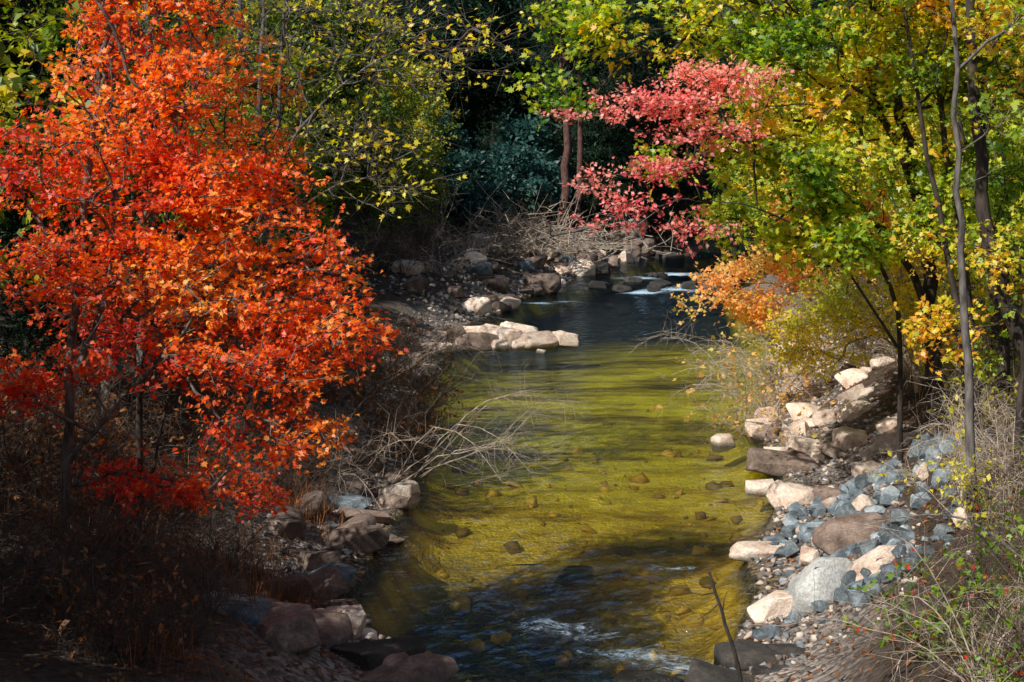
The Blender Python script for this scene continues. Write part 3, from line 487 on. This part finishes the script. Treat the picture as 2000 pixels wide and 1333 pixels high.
# ------------------------------------------------------------------ shrubs
def shrub(seed,h,spread,ns,mat,leaf=None,nl=0,ls=.08,tint=.5,arch=.6,r0=.009,tpl=rhomb,sub=5):
    G=Geo();Lg=Geo(); r=np.random.default_rng(seed); A=[];B=[];RR=[];LC_=[];LD_=[]
    for s in range(ns):
        a=r.uniform(0,6.3); d=np.array([math.cos(a)*spread,math.sin(a)*spread,1.0])*h*r.uniform(.5,1.1); p=np.array([math.cos(a),math.sin(a),0])*r.uniform(0,.15)*h
        pts=[p.copy()]; v=norm(d)
        L_=np.linalg.norm(d)/7
        for q in range(7): 
            v=norm(v+r.normal(size=3)*.18-np.array([0,0,arch*.12*q/3])); p=p+v*L_; pts.append(p.copy())
        pts=np.array(pts); tube(G,pts,np.linspace(r0,.003,8)*r.uniform(.7,1.3),4)
        for q in range(2,8):
            for z in range(sub if q>2 else 2):
                t=r.random(); b0=pts[q-1]*(1-t)+pts[q]*t; dv=norm(pts[q]-pts[q-1]+r.normal(size=3)*.7); b1=b0+dv*h*r.uniform(.08,.25); b2=b1+norm(dv+r.normal(size=3)*.5)*h*r.uniform(.05,.15)
                A+= [b0,b1];B+=[b1,b2];RR+=[.0035,.0022]
                if leaf is not None and r.random()<nl:
                    for zz in range(3): LC_.append(b0+(b2-b0)*r.uniform(.3,1)); LD_.append(dv)
    sticks(G,np.array(A),np.array(B),np.array(RR))
    st=G.build('stems',mat)
    lf=None
    if leaf is not None:
        add_leaves(Lg,np.array(LC_),np.array(LD_),ls,tpl,tint+rng.normal(size=len(LC_))*.2); lf=Lg.build('leaves',leaf)
    return st,lf
def put_shrub(S,name,label,x,y,s,rz=None,grp=None,cat='shrub',z=None,tilt=(0,0)):
    e=link(bpy.data.objects.new(name,None)); e.location=(x,y,(hn(x,y) if z is None else z)-.05); e.scale=(s,)*3; e.rotation_euler=(tilt[0],tilt[1],U(0,6.3) if rz is None else rz); e['label']=label; e['category']=cat
    if grp: e['group']=grp
    a=link(bpy.data.objects.new('stems',S[0])); a.parent=e
    if S[1]: a=link(bpy.data.objects.new('leaves',S[1])); a.parent=e
SB=[shrub(i,1.5,.6,14,M['twig']) for i in range(3)]
SL=[shrub(10+i,1.5,.6,14,M['twig'],M['litter'],.35,.08,.7) for i in range(2)]
SP=[shrub(20+i,1.6,.8,11,M['twigp'],arch=.9) for i in range(2)]
SG=[shrub(30+i,1.1,.8,8,M['twig'],M['weed'],.45,.085,.5,tpl=lobed) for i in range(3)]
SY=[shrub(40+i,1.4,.7,12,M['twigp'],M['yellow'],.6,.09,.35) for i in range(2)]
SA=[shrub(50+i,1.9,1.3,8,M['twigp'],arch=1.6,sub=5) for i in range(2)]
SO=[shrub(60+i,1.9,1.3,8,M['twigp'],M['peach'],.3,.1,.4,arch=1.6,sub=5,tpl=lobed) for i in range(2)]
for k in range(58):
    y=random.choice([U(13,17.5),U(16,26),U(24,38)]); x=np.interp(y,LY,LX)-U(1.3,5); 
    if y<17.5: x=-U(3.2,6)
    put_shrub(random.choice(SB+SB+SL),'bare_shrub','tangled leafless brown shrub on the shaded bank',x,y,U(.5,1.05),grp='bare shrubs on the bank')
for k in range(20):
    y=U(19,28); put_shrub(random.choice(SB+SL),'bare_shrub','tall leafless shrub behind the orange maple',-U(5.5,9),y,U(1.0,1.5),grp='bare shrubs on the bank')
for k in range(22):
    y=U(25,46); x=np.interp(y,LY,LX)-U(.1,1.8); put_shrub(random.choice(SL+SB+SA),'bare_shrub','thin brown shrub leaning over the water edge',x,y,U(.8,1.3),grp='bare shrubs on the bank')
for k in range(14):
    y=U(32,42); put_shrub(random.choice(SA+SO),'arching_shrub','pale twiggy shrub with few peach leaves arching over water',np.interp(y,RY,RX)+U(-.5,.8),y,U(.8,1.35),grp='pale shrubs over the water')
for k in range(22):
    y=U(18,36); put_shrub(random.choice(SP+SP+SY),'pale_shrub','dry pale-stemmed shrub among the bank rocks',np.interp(y,RY,RX)+U(2.9,4.8),y,U(.6,1.1),grp='dry shrubs on the rocky bank')
for k in range(34):
    y=U(9.5,14); put_shrub(random.choice(SG+SG+SG+SB+SP[:1]),'weedy_shrub','leafy green weeds with reddish leaves on the embankment',np.interp(y,RY,RX)+U(1.6,3.6),y,U(.4,.85),grp='weeds on the embankment')
for k in range(12):
    y=U(14.5,18); put_shrub(random.choice(SG+SG+SP+SB),'weedy_shrub','straggly brambles beside the boulders',np.interp(y,RY,RX)+U(3.2,4.6),y,U(.5,.85),grp='weeds on the embankment')
for k in range(22):
    y=U(58,84); put_shrub(random.choice(SB+SP),'bare_shrub','leafless shrub on the gravel bank',np.interp(y,LY,LX)-U(2.2,7),y,U(1.2,2),grp='bare shrubs on the bank')

G=Geo(); n=640; c=np.array([1.4,77,hn(1.4,77)+.5]); A=c+rng.normal(size=(n,3))*np.array([2.4,1.3,.8]); A[:,2]=np.maximum(A[:,2],c[2]-.3)
D=norm(rng.normal(size=(n,3))*np.array([1,.7,.45])+np.array([.2,0,.25])); B=A+D*rng.uniform(.5,2.6,size=(n,1)); mid=(A+B)/2+rng.normal(size=(n,3))*.12
rr=rng.uniform(.012,.035,n); sticks(G,A-c,mid-c,rr,4); sticks(G,mid-c,B-c,rr*.6,4)
e=link(bpy.data.objects.new('brush_pile',G.build('brush_pile',M['twigp']))); e.location=c; e['label']='heap of grey driftwood branches piled on the bank'; e['category']='brush pile'
def log(pts,r,mat,name,label,cat='log'):
    G=Geo(); pts=np.array(pts,float); c=catmull(pts,5); c[1:-1]+=rng.normal(size=c[1:-1].shape)*r*.15; tube(G,c-pts[0],np.linspace(r,r*.5,len(c)),9)
    for q in range(5):
        i=rng.integers(2,len(c)-1); d=norm(rng.normal(size=3)+np.array([0,0,.5])); tube(G,np.array([c[i],c[i]+d*r*5,c[i]+d*r*9+rng.normal(size=3)*r])-pts[0],[r*.3,r*.2,r*.08],5)
    e=link(bpy.data.objects.new(name,G.build(name,mat,True))); e.location=pts[0]; e['label']=label; e['category']=cat
log([(-.5,76,1.9),(1.5,75.5,2.3),(4.5,75,3.0)],.14,M['barkg'],'fallen_log','grey fallen trunk lying across the brush pile')
log([(-3.5,72,1.9),(-1.5,70,1.5),(.5,68.5,.9)],.13,M['barkg'],'fallen_log','weathered driftwood log on the gravel bar')
log([(2.45,15.2,-.3),(2.42,15.1,.6),(2.25,15,1.2),(2.08,15,1.75)],.028,M['barkd'],'dead_branch','thin dead branch sticking up out of the water','branch')
log([(-4.6,16.5,1.3),(-3.9,16.8,1.9),(-3.3,17,2.5)],.03,M['barkg'],'dead_branch','bare grey branch leaning in the thicket','branch')
log([(5.2,13.5,2.0),(4.4,13.8,2.6),(3.6,14.2,2.5)],.014,M['barkg'],'dead_branch','thin bent bramble stem over the stones','branch')

def blades(fn,n,hh):
    g=Geo(); P0=[]
    for k in range(n):
        x,y=fn(); P0.append((x,y,hn(x,y)-.02))
    P0=np.array(P0); a=rng.uniform(0,6.3,n); lean=rng.uniform(.05,.8,n); h=hh*rng.uniform(.4,1.2,n); w=.005
    d=np.stack([np.cos(a),np.sin(a),np.zeros(n)],1); s=np.stack([-np.sin(a),np.cos(a),np.zeros(n)],1)*w
    m1=P0+d*(lean*h*.35)[:,None]+np.array([0,0,1])*(h*.6)[:,None]; t=P0+d*(lean*h)[:,None]+np.array([0,0,1])*(h*(1-.3*lean))[:,None]
    V=np.stack([P0-s,P0+s,m1+s*.8,m1-s*.8,t],1).reshape(-1,3); b=np.arange(n)*5; tn=np.repeat(rng.uniform(0,1,n),5)
    g.add(V,np.stack([b,b+1,b+2,b+3],1),tn); g.f.append(np.stack([b+3,b+2,b+4],1)); return g
clR=[(U(18,34)) for _ in range(60)]; clR=[(np.interp(y,RY,RX)+U(3.2,5),y) for y in clR]+[(np.interp(y,RY,RX)+U(2.2,3.6),y) for y in [U(9,17) for _ in range(6)]]
clL=[(np.interp(y,LY,LX)-U(.8,4.5),y) for y in [U(13,40) for _ in range(60)]]
def fr_():
    c=clR[rng.integers(len(clR))]; return c[0]+rng.normal()*.22,c[1]+rng.normal()*.3
def fl_():
    c=clL[rng.integers(len(clL))]; return c[0]+rng.normal()*.25,c[1]+rng.normal()*.3
stuff('dry_grass',blades(fr_,6500,.5).build('dry_grass',M['grass']),'tufts of straw-coloured dry grass on the rocky bank','grass')
stuff('dead_grass',blades(fl_,7000,.45).build('dead_grass',M['litter']),'dead brown grass beneath the shaded shrubs','grass')
g=Geo(); C=[]
for k in range(12000):
    if k%2: y=rng.uniform(10,50); x=np.interp(y,LY,LX)-abs(rng.normal(1.5,2.2))-.2
    else: y=rng.uniform(8,50); x=np.interp(y,RY,RX)+abs(rng.normal(1.5,2))+.2
    C.append((x,y,hn(x,y)+.02))
C=np.array(C); add_leaves(g,C,rng.normal(size=C.shape)*np.array([1,1,.2]),.085,rhomb,rng.uniform(0,1,len(C)),2.5)
stuff('leaf_litter',g.build('leaf_litter',M['litter']),'fallen brown and orange leaves scattered on the banks','leaves')

# ------------------------------------------------------------------ light, sky, camera
s=Vector((-.50,-.54,.68)).normalized()
w=bpy.data.worlds.new('World'); scene.world=w; w.use_nodes=True; N=w.node_tree.nodes;L=w.node_tree.links
sky=N.new('ShaderNodeTexSky'); sky.sky_type='NISHITA'; sky.sun_disc=False; sky.sun_elevation=math.asin(s.z); sky.sun_rotation=math.atan2(s.x,s.y)%(2*math.pi)
L.new(sky.outputs[0],N['Background'].inputs[0]); N['Background'].inputs[1].default_value=.08
sd=bpy.data.lights.new('sun','SUN'); sd.energy=5; sd.angle=math.radians(.5); sd.color=(1,.97,.89)
so=link(bpy.data.objects.new('sun',sd)); so.rotation_euler=s.to_track_quat('Z','Y').to_euler(); so.location=(-10,-5,40)
cd=bpy.data.cameras.new('camera'); cd.lens=50; cd.sensor_width=36; cd.shift_y=-.168; cd.clip_end=2000; cd.clip_start=.1
co=link(bpy.data.objects.new('camera',cd)); co.location=(0,0,6); co.rotation_euler=(math.radians(90),0,0); scene.camera=co
scene.view_settings.view_transform='Standard'; scene.view_settings.look='None'; scene.view_settings.exposure=0
